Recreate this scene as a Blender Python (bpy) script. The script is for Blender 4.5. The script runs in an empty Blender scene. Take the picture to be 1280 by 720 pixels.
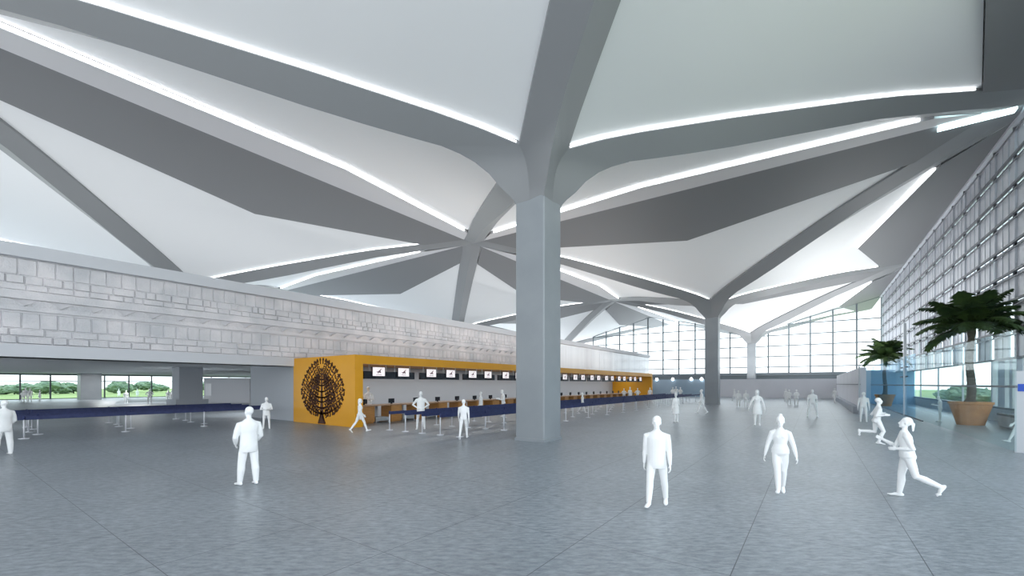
import bpy, bmesh, math, random
from mathutils import Vector, Matrix, noise
random.seed(7)
C = bpy.context.scene.collection
PI = math.pi
# ------------------------------------------------------------------ camera model (level, shifted lens)
FX = 530.0; CH = 2.35; YAW = math.radians(35.4)
DV = Vector((-math.sin(YAW), math.cos(YAW), 0)); RV = Vector((math.cos(YAW), math.sin(YAW), 0))
def ground(u, v, z=0.0):
    t = (CH - z) * FX / (v - 480.0)
    return (DV + RV * ((u - 640.0) / FX)) * t, t
def at_x(u, X):
    d = DV + RV * ((u - 640.0) / FX); return X * d.y / d.x
# ------------------------------------------------------------------ materials
MATS = {}
def mat(name, col, rough=0.6, metal=0.0, spec=0.5, emit=None, estr=0.0):
    if name in MATS: return MATS[name]
    m = bpy.data.materials.new(name); m.use_nodes = True
    b = m.node_tree.nodes['Principled BSDF']
    b.inputs['Base Color'].default_value = (*col, 1); b.inputs['Roughness'].default_value = rough
    b.inputs['Metallic'].default_value = metal; b.inputs['Specular IOR Level'].default_value = spec
    if emit: b.inputs['Emission Color'].default_value = (*emit, 1); b.inputs['Emission Strength'].default_value = estr
    MATS[name] = m; return m
def noisy(name, c1, c2, scale, rough=0.6, bump=0.0, bscale=None, detail=4, metal=0.0, stretch=(1,1,1), spec=0.5):
    m = mat(name, c1, rough, metal, spec); nt = m.node_tree; n = nt.nodes; l = nt.links
    b = n['Principled BSDF']
    tc = n.new('ShaderNodeTexCoord'); mp = n.new('ShaderNodeMapping'); mp.inputs['Scale'].default_value = stretch
    l.new(tc.outputs['Object'], mp.inputs['Vector'])
    t = n.new('ShaderNodeTexNoise'); t.inputs['Scale'].default_value = scale; t.inputs['Detail'].default_value = detail
    l.new(mp.outputs[0], t.inputs['Vector'])
    r = n.new('ShaderNodeValToRGB'); r.color_ramp.elements[0].color = (*c1, 1); r.color_ramp.elements[1].color = (*c2, 1)
    r.color_ramp.elements[0].position = 0.32; r.color_ramp.elements[1].position = 0.68
    l.new(t.outputs['Fac'], r.inputs['Fac']); l.new(r.outputs['Color'], b.inputs['Base Color'])
    if bump:
        t2 = n.new('ShaderNodeTexNoise'); t2.inputs['Scale'].default_value = bscale or scale * 4; t2.inputs['Detail'].default_value = 5
        l.new(mp.outputs[0], t2.inputs['Vector'])
        bp = n.new('ShaderNodeBump'); bp.inputs['Strength'].default_value = bump; bp.inputs['Distance'].default_value = 0.05
        l.new(t2.outputs['Fac'], bp.inputs['Height']); l.new(bp.outputs[0], b.inputs['Normal'])
    return m
def glass(name, tint, refl=0.12):
    m = bpy.data.materials.new(name); m.use_nodes = True; nt = m.node_tree; n = nt.nodes; l = nt.links
    n.remove(n['Principled BSDF']); out = n['Material Output']
    t = n.new('ShaderNodeBsdfTransparent'); t.inputs[0].default_value = (*tint, 1)
    g = n.new('ShaderNodeBsdfGlossy'); g.inputs['Roughness'].default_value = 0.03
    f = n.new('ShaderNodeLayerWeight'); f.inputs['Blend'].default_value = 0.5
    pw = n.new('ShaderNodeMath'); pw.operation = 'POWER'; l.new(f.outputs['Facing'], pw.inputs[0]); pw.inputs[1].default_value = 5
    ml = n.new('ShaderNodeMath'); ml.operation = 'MULTIPLY_ADD'; l.new(pw.outputs[0], ml.inputs[0]); ml.inputs[1].default_value = refl*2; ml.inputs[2].default_value = 0.02
    mx = n.new('ShaderNodeMixShader'); l.new(ml.outputs[0], mx.inputs[0]); l.new(t.outputs[0], mx.inputs[1]); l.new(g.outputs[0], mx.inputs[2])
    l.new(mx.outputs[0], out.inputs['Surface']); MATS[name] = m; return m
M_PANEL = mat('ceiling_white', (0.78, 0.79, 0.80), 0.7)
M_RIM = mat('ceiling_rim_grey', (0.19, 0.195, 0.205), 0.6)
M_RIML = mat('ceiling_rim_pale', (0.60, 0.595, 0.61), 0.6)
M_ARM = mat('cladding_grey', (0.235, 0.245, 0.255), 0.5)
M_SHAFT = noisy('column_grey', (0.245, 0.27, 0.29), (0.285, 0.31, 0.33), 0.6, 0.35)
M_LED = mat('led', (1, 1, 1), 0.5, emit=(0.95, 0.98, 1.0), estr=2.6)
M_LEDC = mat('led_cyan', (1, 1, 1), 0.5, emit=(0.7, 0.97, 1.0), estr=1.6)
M_STONE = noisy('stone', (0.58, 0.585, 0.61), (0.80, 0.77, 0.785), .8, 0.85, 0.6, 14, 8)
M_JOINT = mat('stone_joint', (0.68, 0.67, 0.69), 0.9)
M_TRIMW = mat('trim_white', (0.60, 0.615, 0.65), 0.6)
M_GLOSSW = noisy('white_glass_panel', (0.74, 0.76, 0.80), (0.88, 0.90, 0.93), 0.6, 0.12, stretch=(1, 1, 0.02))  # vertical lighter and darker bands paint in the panels' reflections
M_LOWC = mat('low_ceiling', (0.78, 0.79, 0.80), 0.8)
M_GREYW = mat('grey_wall', (0.47, 0.50, 0.54), 0.7)
M_WALLF = noisy('far_wall_grey', (0.72, 0.72, 0.76), (0.77, 0.77, 0.81), 0.3, 0.7)
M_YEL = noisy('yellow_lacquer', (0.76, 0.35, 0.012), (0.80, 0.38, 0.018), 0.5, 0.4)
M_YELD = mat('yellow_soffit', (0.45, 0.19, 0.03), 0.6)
M_EMB = noisy('emblem_brown', (0.06, 0.018, 0.006), (0.10, 0.03, 0.01), 9, 0.5)
M_WOOD = noisy('counter_wood', (0.42, 0.20, 0.055), (0.52, 0.26, 0.08), 3, 0.45, stretch=(1, 1, 6))
M_WOODT = noisy('counter_top', (0.33, 0.20, 0.11), (0.42, 0.27, 0.16), 3, 0.4)
M_STEEL = mat('brushed_steel', (0.62, 0.64, 0.66), 0.35, 0.7)
M_POST = mat('post_silver', (0.72, 0.74, 0.78), 0.4, 0.2)
M_BELT = noisy('belt_navy', (0.018, 0.028, 0.10), (0.028, 0.042, 0.14), 5, 0.6)
M_BLACK = mat('black_display', (0.012, 0.014, 0.022), 0.25)
M_SCREEN = mat('lit_screen', (0.9, 0.85, 0.87), 0.4, emit=(1, 0.93, 0.95), estr=0.22)
M_LOGO = mat('logo_dark', (0.16, 0.09, 0.12), 0.5)
M_LOGOR = mat('logo_red', (0.7, 0.12, 0.08), 0.5)
M_PERSON = mat('figure_white', (0.93, 0.94, 0.94), 0.75, spec=0.2)
M_PERSONG = mat('figure_soft_white', (0.86, 0.875, 0.86), 0.75, spec=0.2)
M_FRAME = mat('window_frame', (0.17, 0.20, 0.22), 0.5)
M_FRAMED = mat('window_frame_dark', (0.13, 0.15, 0.16), 0.5)
M_FACADE = noisy('facade_panel', (0.50, 0.52, 0.57), (0.60, 0.62, 0.67), 0.7, 0.3, stretch=(1, 1, 0.4))
M_RAIL = mat('facade_rail', (0.17, 0.18, 0.20), 0.5)
M_MULL = mat('facade_mullion', (0.55, 0.58, 0.63), 0.4)
M_GLASS = glass('clear_glass', (0.93, 0.98, 0.985))
M_GLASSF = glass('part_glass', (0.90, 0.96, 0.96))
M_GLASSB = glass('blue_glass', (0.70, 0.86, 0.95))
M_BLUEW = noisy('blue_glazed_wall', (0.34, 0.47, 0.60), (0.44, 0.57, 0.68), 0.25, 0.15)
M_POT = noisy('terracotta', (0.50, 0.21, 0.07), (0.62, 0.27, 0.09), 2.5, 0.6, 0.1)
M_SOIL = mat('soil', (0.05, 0.035, 0.02), 0.95)
M_TRUNK = noisy('palm_trunk', (0.08, 0.075, 0.06), (0.17, 0.15, 0.125), 5, 0.9, 0.7, 18, stretch=(1, 1, 3))
M_LEAF = noisy('palm_leaf', (0.018, 0.045, 0.022), (0.07, 0.125, 0.03), 1.1, 0.55)
M_TREE = noisy('tree_leaf', (0.12, 0.19, 0.125), (0.22, 0.31, 0.19), 0.9, 0.8, 1.0, 3.0)
M_TREEB = mat('bark', (0.10, 0.08, 0.06), 0.9)
M_LAWN = noisy('lawn', (0.20, 0.29, 0.09), (0.30, 0.38, 0.13), 0.08, 0.95)
M_BENCH = noisy('bench_grey', (0.34, 0.37, 0.42), (0.42, 0.45, 0.50), 2, 0.6)
M_DCAP = mat('dark_cap', (0.07, 0.10, 0.13), 0.5)
M_BLUEM = mat('blue_mark', (0.03, 0.10, 0.55), 0.5)
# floor
def floor_mat():
    m = bpy.data.materials.new('floor_granite'); m.use_nodes = True; nt = m.node_tree; n = nt.nodes; l = nt.links
    b = n['Principled BSDF']
    tc = n.new('ShaderNodeTexCoord'); sp = n.new('ShaderNodeSeparateXYZ'); l.new(tc.outputs['Object'], sp.inputs[0])
    def joint(out, off, pitch, w):
        a = n.new('ShaderNodeMath'); a.operation = 'SUBTRACT'; l.new(out, a.inputs[0]); a.inputs[1].default_value = off
        p = n.new('ShaderNodeMath'); p.operation = 'PINGPONG'; l.new(a.outputs[0], p.inputs[0]); p.inputs[1].default_value = pitch / 2
        c = n.new('ShaderNodeMath'); c.operation = 'LESS_THAN'; l.new(p.outputs[0], c.inputs[0]); c.inputs[1].default_value = w / 2
        return c
    jx = joint(sp.outputs['X'], -0.83, 2.03, 0.012); jy = joint(sp.outputs['Y'], 1.79, 2.0, 0.010)
    mx = n.new('ShaderNodeMath'); mx.operation = 'MAXIMUM'; l.new(jx.outputs[0], mx.inputs[0]); l.new(jy.outputs[0], mx.inputs[1])
    mp = n.new('ShaderNodeMapping'); mp.inputs['Scale'].default_value = (1, 1, 1); mp.inputs['Rotation'].default_value = (0, 0, -YAW)
    mp2 = n.new('ShaderNodeMapping'); mp2.inputs['Scale'].default_value = (0.55, 1.5, 1)
    l.new(tc.outputs['Object'], mp.inputs[0]); l.new(mp.outputs[0], mp2.inputs[0])
    t1 = n.new('ShaderNodeTexNoise'); t1.inputs['Scale'].default_value = 9; t1.inputs['Detail'].default_value = 9; t1.inputs['Roughness'].default_value = 0.72
    l.new(mp2.outputs[0], t1.inputs['Vector'])
    r1 = n.new('ShaderNodeValToRGB'); e = r1.color_ramp.elements
    e[0].position = 0.36; e[0].color = (0.145, 0.172, 0.198, 1); e[1].position = 0.66; e[1].color = (0.35, 0.39, 0.425, 1)
    l.new(t1.outputs['Fac'], r1.inputs['Fac'])
    t2 = n.new('ShaderNodeTexNoise'); t2.inputs['Scale'].default_value = 0.35; t2.inputs['Detail'].default_value = 2
    l.new(tc.outputs['Object'], t2.inputs['Vector'])
    r2 = n.new('ShaderNodeMapRange'); l.new(t2.outputs['Fac'], r2.inputs[0]); r2.inputs[1].default_value = 0.3; r2.inputs[2].default_value = 0.7
    r2.inputs[3].default_value = 0.9; r2.inputs[4].default_value = 1.1
    mm = n.new('ShaderNodeMixRGB'); mm.blend_type = 'MULTIPLY'; mm.inputs[0].default_value = 1; l.new(r1.outputs[0], mm.inputs[1]); l.new(r2.outputs[0], mm.inputs[2])
    mj = n.new('ShaderNodeMixRGB'); l.new(mx.outputs[0], mj.inputs[0]); l.new(mm.outputs[0], mj.inputs[1]); mj.inputs[2].default_value = (0.055, 0.065, 0.075, 1)
    l.new(mj.outputs[0], b.inputs['Base Color'])
    b.inputs['Roughness'].default_value = 0.36
    b.inputs['Specular IOR Level'].default_value = 0.98
    bp = n.new('ShaderNodeBump'); bp.inputs['Strength'].default_value = 0.10; bp.inputs['Distance'].default_value = 0.02
    l.new(t1.outputs['Fac'], bp.inputs['Height']); l.new(bp.outputs[0], b.inputs['Normal'])
    return m
M_FLOOR = floor_mat()
# ------------------------------------------------------------------ mesh builder
class MB:
    def __init__(s): s.v = []; s.f = []; s.m = []
    def add(s, vs, fs, mi=0):
        o = len(s.v); s.v += [tuple(p) for p in vs]; s.f += [tuple(i + o for i in f) for f in fs]; s.m += [mi] * len(fs); return s
    def box(s, x0, x1, y0, y1, z0, z1, mi=0):
        return s.add([(x0,y0,z0),(x1,y0,z0),(x1,y1,z0),(x0,y1,z0),(x0,y0,z1),(x1,y0,z1),(x1,y1,z1),(x0,y1,z1)],
            [(0,3,2,1),(4,5,6,7),(0,1,5,4),(1,2,6,5),(2,3,7,6),(3,0,4,7)], mi)
    def bar(s, a, b, w, h, up=(0,0,1), mi=0):
        a = Vector(a); b = Vector(b); d = (b - a).normalized(); r = d.cross(Vector(up))
        if r.length < 1e-4: r = Vector((1,0,0))
        r.normalize(); u = r.cross(d)
        vs = [p + r * sx * w / 2 + u * sz * h / 2 for p in (a, b) for sx, sz in ((-1,-1),(1,-1),(1,1),(-1,1))]
        return s.add(vs, [(0,1,2,3),(7,6,5,4),(0,4,5,1),(1,5,6,2),(2,6,7,3),(3,7,4,0)], mi)
    def loft(s, pts, radii, right=None, n=14, mi=0, cap=True):
        pts = [Vector(p) for p in pts]; rings = []; k = len(pts)
        for i, p in enumerate(pts):
            d = (pts[min(i+1, k-1)] - pts[max(i-1, 0)])
            if d.length < 1e-9: d = Vector((0,0,1))
            d.normalize(); r = Vector(right) if right is not None else (Vector((1,0,0)) if abs(d.x) < .8 else Vector((0,1,0)))
            r = (r - d * r.dot(d)).normalized(); f = d.cross(r)
            a, b = radii[i] if isinstance(radii[i], (tuple, list)) else (radii[i], radii[i])
            rings.append([p + r * a * math.cos(2*PI*j/n) + f * b * math.sin(2*PI*j/n) for j in range(n)])
        vs = [q for rg in rings for q in rg]; fs = []
        for i in range(k-1):
            for j in range(n):
                j2 = (j+1) % n; fs.append((i*n+j, i*n+j2, (i+1)*n+j2, (i+1)*n+j))
        if cap: fs.append(tuple(reversed(range(n)))); fs.append(tuple((k-1)*n+j for j in range(n)))
        return s.add(vs, fs, mi)
    def ball(s, c, r, nu=14, nv=9, rot=None, mi=0):
        c = Vector(c); r = r if isinstance(r, (tuple, list)) else (r, r, r); vs = []; fs = []
        for i in range(1, nv):
            th = PI * i / nv
            for j in range(nu):
                ph = 2*PI*j/nu; q = Vector((r[0]*math.sin(th)*math.cos(ph), r[1]*math.sin(th)*math.sin(ph), r[2]*math.cos(th)))
                if rot is not None: q = rot @ q
                vs.append(c + q)
        t = Vector((0,0,r[2])); t = rot @ t if rot is not None else t
        vs += [c + t, c - t]; T = len(vs) - 2; B = T + 1
        for i in range(nv-2):
            for j in range(nu):
                j2 = (j+1) % nu; fs.append((i*nu+j, (i+1)*nu+j, (i+1)*nu+j2, i*nu+j2))
        for j in range(nu):
            j2 = (j+1) % nu; fs.append((T, j, j2)); fs.append((B, (nv-2)*nu+j2, (nv-2)*nu+j))
        return s.add(vs, fs, mi)
    def cap(s, a, b, ra, rb, n=12):
        s.loft([a, b], [ra, rb], n=n); s.ball(a, ra, n, 7); s.ball(b, rb, n, 7); return s
    def cyl(s, c, r, h, n=20, mi=0, r2=None):
        c = Vector(c); return s.loft([c, c + Vector((0,0,h))], [r, r if r2 is None else r2], right=(1,0,0), n=n, mi=mi)
    def mesh(s, name, mats, smooth=False):
        me = bpy.data.meshes.new(name); me.from_pydata(s.v, [], s.f); me.update()
        for m in (mats if isinstance(mats, (list, tuple)) else [mats]): me.materials.append(m)
        for p, mi in zip(me.polygons, s.m): p.material_index = mi; p.use_smooth = smooth
        return me
    def build(s, name, mats, parent=None, smooth=False, loc=None):
        o = bpy.data.objects.new(name, s.mesh(name, mats, smooth)); C.objects.link(o)
        if parent: o.parent = parent
        if loc: o.location = loc
        return o
def link_mesh(name, me, parent=None):
    o = bpy.data.objects.new(name, me); C.objects.link(o)
    if parent: o.parent = parent
    return o
def tag(o, label=None, cat=None, group=None, kind=None):
    if label: o['label'] = label
    if cat: o['category'] = cat
    if group: o['group'] = group
    if kind: o['kind'] = kind
    return o
def empty(name, loc=(0,0,0), rz=0.0):
    o = bpy.data.objects.new(name, None); C.objects.link(o); o.location = loc; o.rotation_euler = (0, 0, rz); o.empty_display_size = 0.2
    return o
def struct(o, label=None):
    o['kind'] = 'structure'
    if label: o['label'] = label
    return o
def copy_tree(o, parent=None):
    c = o.copy(); C.objects.link(c); c.parent = parent
    for ch in o.children: copy_tree(ch, c)
    return c
# ------------------------------------------------------------------ ceiling cells and branching columns
HY = 19.05; ZR = 17.3; ZP = 15.85; DQ = 22.0
ET = [(1.0,11.85),(2.4,12.35),(4.2,12.85),(6.1,13.32),(8.7,13.95),(12,14.7),(15.1,15.4),(17.3,15.85),(22,16.65),(26,17.3)]
RT = [(1.65,10.4),(2.5,11.46),(3.8,12.08),(5.6,12.45),(7.2,12.8),(9.2,13.28),(12.3,14.1),(15.2,14.85),(17.3,15.4),(22,16.3),(26,17.05)]
def interp(T, x):
    if x <= T[0][0]: return T[0][1]
    for (a, za), (b, zb) in zip(T, T[1:]):
        if x <= b: return za + (zb-za)*(x-a)/(b-a)
    return T[-1][1]
def cell_dirs(hxl, hxr):
    cs = [(hxr, HY), (-hxl, HY), (-hxl, -HY), (hxr, -HY)]
    out = []
    for c in cs:
        v = Vector((c[0], c[1], 0)); L = v.length; a = v / L; out.append((v, L, a, Vector((-a.y, a.x, 0))))
    return out
SIDES = {'+Y': (0, 1, Vector((0,1,0))), '-X': (1, 2, Vector((-1,0,0))), '-Y': (2, 3, Vector((0,-1,0))), '+X': (3, 0, Vector((1,0,0)))}
def edge_pt(dirs, i, side, D, dz=0.15, off=0.0):
    v, L, a, p = dirs[i]; Dn = D * 27.0 / L
    return a * D + p * side * (1.0 + off) + Vector((0, 0, interp(ET, Dn) + dz))
def side_profile(dirs, key, hxl, hxr):
    i0, i1, ax = SIDES[key]
    inset = 7.0 if key == '-Y' else 6.0
    ext = {'+Y': HY, '-Y': HY, '-X': hxl, '+X': hxr}[key]
    P = ax * (ext - inset) + Vector((0, 0, ZP))
    return i0, i1, ax, ext, P
def build_cell(cx, cy, hxl, hxr):
    dirs = cell_dirs(hxl, hxr); mb = MB(); off = Vector((cx, cy, 0)); geo = {}
    for key in SIDES:
        i0, i1, ax, ext, P = side_profile(dirs, key, hxl, hxr)
        # i0's ccw side (+1) and i1's cw side (-1) bound this panel
        L0, L1 = dirs[i0][1], dirs[i1][1]
        Ds = [1.0, 1.8, 2.6, 4.2, 6.1, 8.7, 11, 13.2]
        dp = P.dot(ax)
        A = [edge_pt(dirs, i0, 1, D) for D in Ds]; B = [edge_pt(dirs, i1, -1, D) for D in Ds]
        A[0] = B[0] = (A[0] + B[0]) / 2
        # rows
        K = 4
        for r in range(len(Ds)-1):
            vs = []
            for (a_, b_) in ((A[r], B[r]), (A[r+1], B[r+1])):
                for k in range(K+1): vs.append(a_.lerp(b_, k/K) + off)
            mb.add(vs, [(k, k+1, K+1+k+1, K+1+k) for k in range(K)], 0)
        QA = edge_pt(dirs, i0, 1, DQ * L0 / 27); QB = edge_pt(dirs, i1, -1, DQ * L1 / 27)
        Dm = [13.2, 15.1, 17.3, 19.6, DQ]
        EA = [edge_pt(dirs, i0, 1, D * (L0/27 if D > 13.3 else 1)) for D in Dm]; EB = [edge_pt(dirs, i1, -1, D * (L1/27 if D > 13.3 else 1)) for D in Dm]
        last = [A[-1].lerp(B[-1], k/K) + off for k in range(K+1)]
        mb.add(last + [P + off], [(k, k+1, K+1) for k in range(K)], 0)
        for E in (EA, EB):
            for r in range(len(E)-1): mb.add([P + off, E[r] + off, E[r+1] + off], [(0, 1, 2)], 0)
        # rim, its inner lip hangs below the panel edge
        lip = Vector((0, 0, -0.26)); out = ax * 0.05
        QAl, Pl, QBl = QA + lip + out, P + lip + out, QB + lip + out
        TA = edge_pt(dirs, i0, 1, L0 - 1.0); TB = edge_pt(dirs, i1, -1, L1 - 1.0)
        for T in (TA, TB): T.z = ZR
        sc = ext / TA.dot(ax); TA = Vector((TA.x*sc, TA.y*sc, ZR)) if False else TA
        def snap(T):
            T = T.copy(); d = ext - T.dot(ax); T += ax * d; return T
        TA, TB = snap(TA), snap(TB); Mid = ax * ext + Vector((0, 0, ZR))
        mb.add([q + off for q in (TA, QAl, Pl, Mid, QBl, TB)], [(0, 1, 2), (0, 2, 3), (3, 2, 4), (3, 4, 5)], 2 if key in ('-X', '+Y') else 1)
        # little lip face closing panel edge to rim (behind the strip)
        o2 = ax * 0.05
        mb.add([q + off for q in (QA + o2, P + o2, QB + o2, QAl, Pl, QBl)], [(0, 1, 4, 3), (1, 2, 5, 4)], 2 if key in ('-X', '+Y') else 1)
        # arm-edge risers to close the rim against the arm
        geo[key] = (QA, P, QB)
    # weather deck above the folded ceiling, resting on the ridges
    mb.box(cx - hxl, cx + hxr, cy - HY, cy + HY, ZR + 0.5, ZR + 0.8, 0)
    o = mb.build('ceiling', [M_PANEL, M_RIM, M_RIML]); struct(o)
    bm = bmesh.new(); bm.from_mesh(o.data); bmesh.ops.remove_doubles(bm, verts=bm.verts, dist=.002)
    for f in bm.faces: f.smooth = True
    bm.to_mesh(o.data); bm.free(); o.data.set_sharp_from_angle(angle=math.radians(11))
    return dirs, geo
def strip_along(mb, pts, ax, h, z0=-0.20):
    # vertical luminous band following pts
    t = 0.03
    for a, b in zip(pts, pts[1:]):
        vs = []
        for p in (a, b):
            for dx, dz in ((0, z0), (t, z0), (t, z0 + h), (0, z0 + h)): vs.append(p + ax * dx + Vector((0, 0, dz)))
        mb.add(vs, [(0,1,2,3),(7,6,5,4),(0,4,5,1),(1,5,6,2),(2,6,7,3),(3,7,4,0)])
def build_column(cx, cy, hxl, hxr, label, base=0.0, strips=True, group=None):
    root = empty('branching_column', (cx, cy, base)); tag(root, label, 'column', group, 'thing')
    dirs = cell_dirs(hxl, hxr); s = 0.7; B0 = base
    sh = MB(); z1 = 10.0 - base
    bev = 0.05; ring = []
    for (x, y) in ((1,1),(-1,1),(-1,-1),(1,-1)):
        a = (x*s, y*(s-bev), 0); b = (x*(s-bev), y*s, 0)
        ring += ([a, b] if x*y > 0 else [b, a])
    vs = [(x, y, 0) for x, y, _ in ring] + [(x, y, z1) for x, y, _ in ring]; n = len(ring)
    sh.add(vs, [(i, (i+1) % n, n + (i+1) % n, n + i) for i in range(n)] + [tuple(range(n, 2*n))])
    sh.box(-s-.03, s+.03, -s-.03, s+.03, 0, 0.12)
    sh.build('shaft', M_SHAFT, root)
    zo = Vector((0, 0, -base))
    mids = [Vector((0.7,0,0)), Vector((0,0.7,0)), Vector((-0.7,0,0)), Vector((0,-0.7,0))]
    axs = [m.normalized() for m in mids]
    for i, (v, L, a, p) in enumerate(dirs):
        mb = MB(); axL, axR = axs[(i+1) % 4], axs[i]   # ccw side, cw side
        cor = Vector((a.x, a.y, 0)); secs = []
        for e, ze, r, zr in ((.70,9.9,.985,9.9),(.71,10.2,1.06,10.05),(.73,10.5,1.25,10.25),(.78,10.85,1.65,10.6),(.86,11.15,2.1,11.1),(.98,11.42,2.7,11.55),(1.15,11.63,3.3,11.85)):
            rr = Vector((math.copysign(.7,a.x), math.copysign(.7,a.y), 0)).normalized()
            secs.append((axL*e + Vector((0,0,ze)), rr.lerp(a, min(1, max(0, (r-1)/2)))*r + Vector((0,0,zr)), axR*e + Vector((0,0,ze))))
        eL0 = edge_pt(dirs, i, 1, 1.0, 0); eR0 = edge_pt(dirs, i, -1, 1.0, 0)
        jl = (eL0 + edge_pt(dirs, (i+1) % 4, -1, 1.0, 0)) / 2; jr = (eR0 + edge_pt(dirs, (i-1) % 4, 1, 1.0, 0)) / 2
        sc = L / 27.0
        secs.append((jl, a*4.1 + Vector((0,0,12.13)), jr))
        for De in (2.6, 4.2, 6.1, 8.7, 12, 15.1, 17.3, 22):
            Dr = max(De*sc, De*sc + 1.5*(1-(De-2.6)/9)) if De < 11 else De*sc
            secs.append((edge_pt(dirs, i, 1, De*sc, 0), a*Dr + Vector((0,0,interp(RT, Dr/sc))), edge_pt(dirs, i, -1, De*sc, 0)))
        eL = edge_pt(dirs, i, 1, L-1.0, 0); eR = edge_pt(dirs, i, -1, L-1.0, 0); eL.z = eR.z = ZR - .02
        secs.append((eL, a*(L-1.0) + Vector((0,0,ZR-.28)), eR))
        vs = []; fs = []; smooth_v = []
        for q in secs:
            vs += [q[0]+zo, q[1]+zo, q[2]+zo, q[2]+zo+Vector((0,0,.4)), q[0]+zo+Vector((0,0,.4))]
        for k in range(len(secs)-1):
            b = 5*k
            for j in range(5):
                if k < 7 and j in (2, 3, 4): continue
                j2 = (j+1) % 5; fs.append((b+j, b+5+j, b+5+j2, b+j2))
        tip = len(vs); vs.append(v + Vector((0,0,ZR-.02)) + zo); b = 5*(len(secs)-1)
        fs += [(b, tip, b+1), (b+1, tip, b+2), (b+2, tip, b+3), (b+4, tip, b)]
        mb.add(vs, fs)
        o = mb.build('arm', M_ARM, root, smooth=True)
        for q in o.data.polygons: q.use_smooth = True
        o.data.set_sharp_from_angle(angle=math.radians(32))
    if strips:
        for i, side in ((2, 1), (0, -1)):
            v, L, a, p = dirs[i]; sc = L/27
            pts = [edge_pt(dirs, i, side, D*sc, 0.0, 0.0) + zo for D in (1.0, 1.8, 2.6, 4.2, 6.1, 8.7, 12, 15.1, 17.3, 19.5, 21.6)]
            pts[0] = pts[1].lerp(pts[0], 0.9)
            mb = MB(); strip_along(mb, pts, p*side, 0.055, 0.05)
            tag(mb.build('light_strip', M_LED, root), 'glowing white light strip')
    return root
CELLS = {}
for nm, cx, cy, l, r in (('c1', -9.5, 15.3, 20, 19), ('c2', -9.5, 53.4, 20, 19), ('c3', -9.5, 91.5, 20, 19),
                         ('c0', -9.5, -22.8, 20, 19), ('l0', -49.5, -22.8, 20, 20), ('l1', -49.5, 15.3, 20, 20), ('l2', -49.5, 53.4, 20, 20), ('l3', -49.5, 91.5, 20, 20)):
    CELLS[nm] = (cx, cy, l, r) + build_cell(cx, cy, l, r)
def col(nm, label, base=0.0, **k):
    cx, cy, l, r = CELLS[nm][:4]; return build_column(cx, cy, l, r, label, base, **k)
col('c1', 'huge grey square column in the foreground branching into four ceiling arms')
col('c2', 'grey branching column in the middle distance right of the big one')
col('c3', 'farthest grey branching column, in front of the end glazing', base=3.2)
col('l1', 'grey column at far left whose arms show above the stone wall')
col('l2', 'column hidden behind the stone wall with arms rising above it')
col('l3', 'most distant column arms glimpsed over the far end of the wall', strips=False)
for nm, key, lab in (
    ('c1', '-X', 'long bright light strip running over the stone wall, upper left'),
    ('c1', '+Y', 'bright light strip right of the big column below its right arm'),
    ('c1', '+X', 'near vertical light strip at the top right corner'),
    ('c2', '-X', 'kinked light strip between the big column and the second column'),
    ('c2', '+X', 'slanting light strip near the top of the right glass facade'),
    ('c2', '+Y', 'light strip on the far ceiling fold behind the second column'),
    ('c3', '-X', 'small light strip over the end glazing left of the second column'),
    ('c3', '+X', 'short light strip over the end glazing by the right facade'),
    ('l1', '+Y', 'kinked light strip above the stone wall left of the big column'),
    ('l2', '+Y', 'distant light strip seen just right of the big column'),
):
    cx, cy, l, r, dirs, geo = CELLS[nm]; ax = SIDES[key][2]; off = Vector((cx, cy, 0))
    QA, P, QB = geo[key]; mb = MB()
    strip_along(mb, [q + off + ax*0.005 for q in ((QA.lerp(P, .04), P, QB.lerp(P, .04)) if key != '+X' else (QA.lerp(P, .04), P))], ax, 0.14, -0.20)
    tag(mb.build('cove_light', M_LED), lab, 'ceiling light', 'light strips along the ceiling folds')
mb = MB(); mb.bar((5.9, 34.35, 17.18), (8.9, 34.35, 17.18), 0.5, 0.22)
tag(mb.build('roof_light', M_LEDC), 'pale cyan light bar in the upper right ceiling corner', 'ceiling light')
def roof_z(x, y):
    # underside height of the cell ceiling nearest (x, y); used to trim the end glazing
    for nm in ('c3', 'l3'):
        cx, cy, l, r, dirs, geo = CELLS[nm]; lx = x - cx; ly = y - cy
        if -l <= lx <= r:
            ax = abs(lx); ext = l if lx < 0 else r; fold = ext - 6
            if ax > fold: return 15.7 + (ZR-15.7)*(ax-fold)/6
            if ax < 1.5: return 12.0
            return 12.55 + (ZP-12.55)*(ax-1.5)/(fold-1.5)
    return 13
# ------------------------------------------------------------------ floor and outside ground
mb = MB(); mb.box(-97.2, 9.7, -14, 84.2, -0.2, 0); struct(mb.build('floor', M_FLOOR))
mb = MB(); mb.box(-320, -97.2, -120, 260, -0.5, -0.25); mb.box(9.7, 200, 5, 260, -0.5, -0.25)
struct(mb.build('lawn', M_LAWN))
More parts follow.
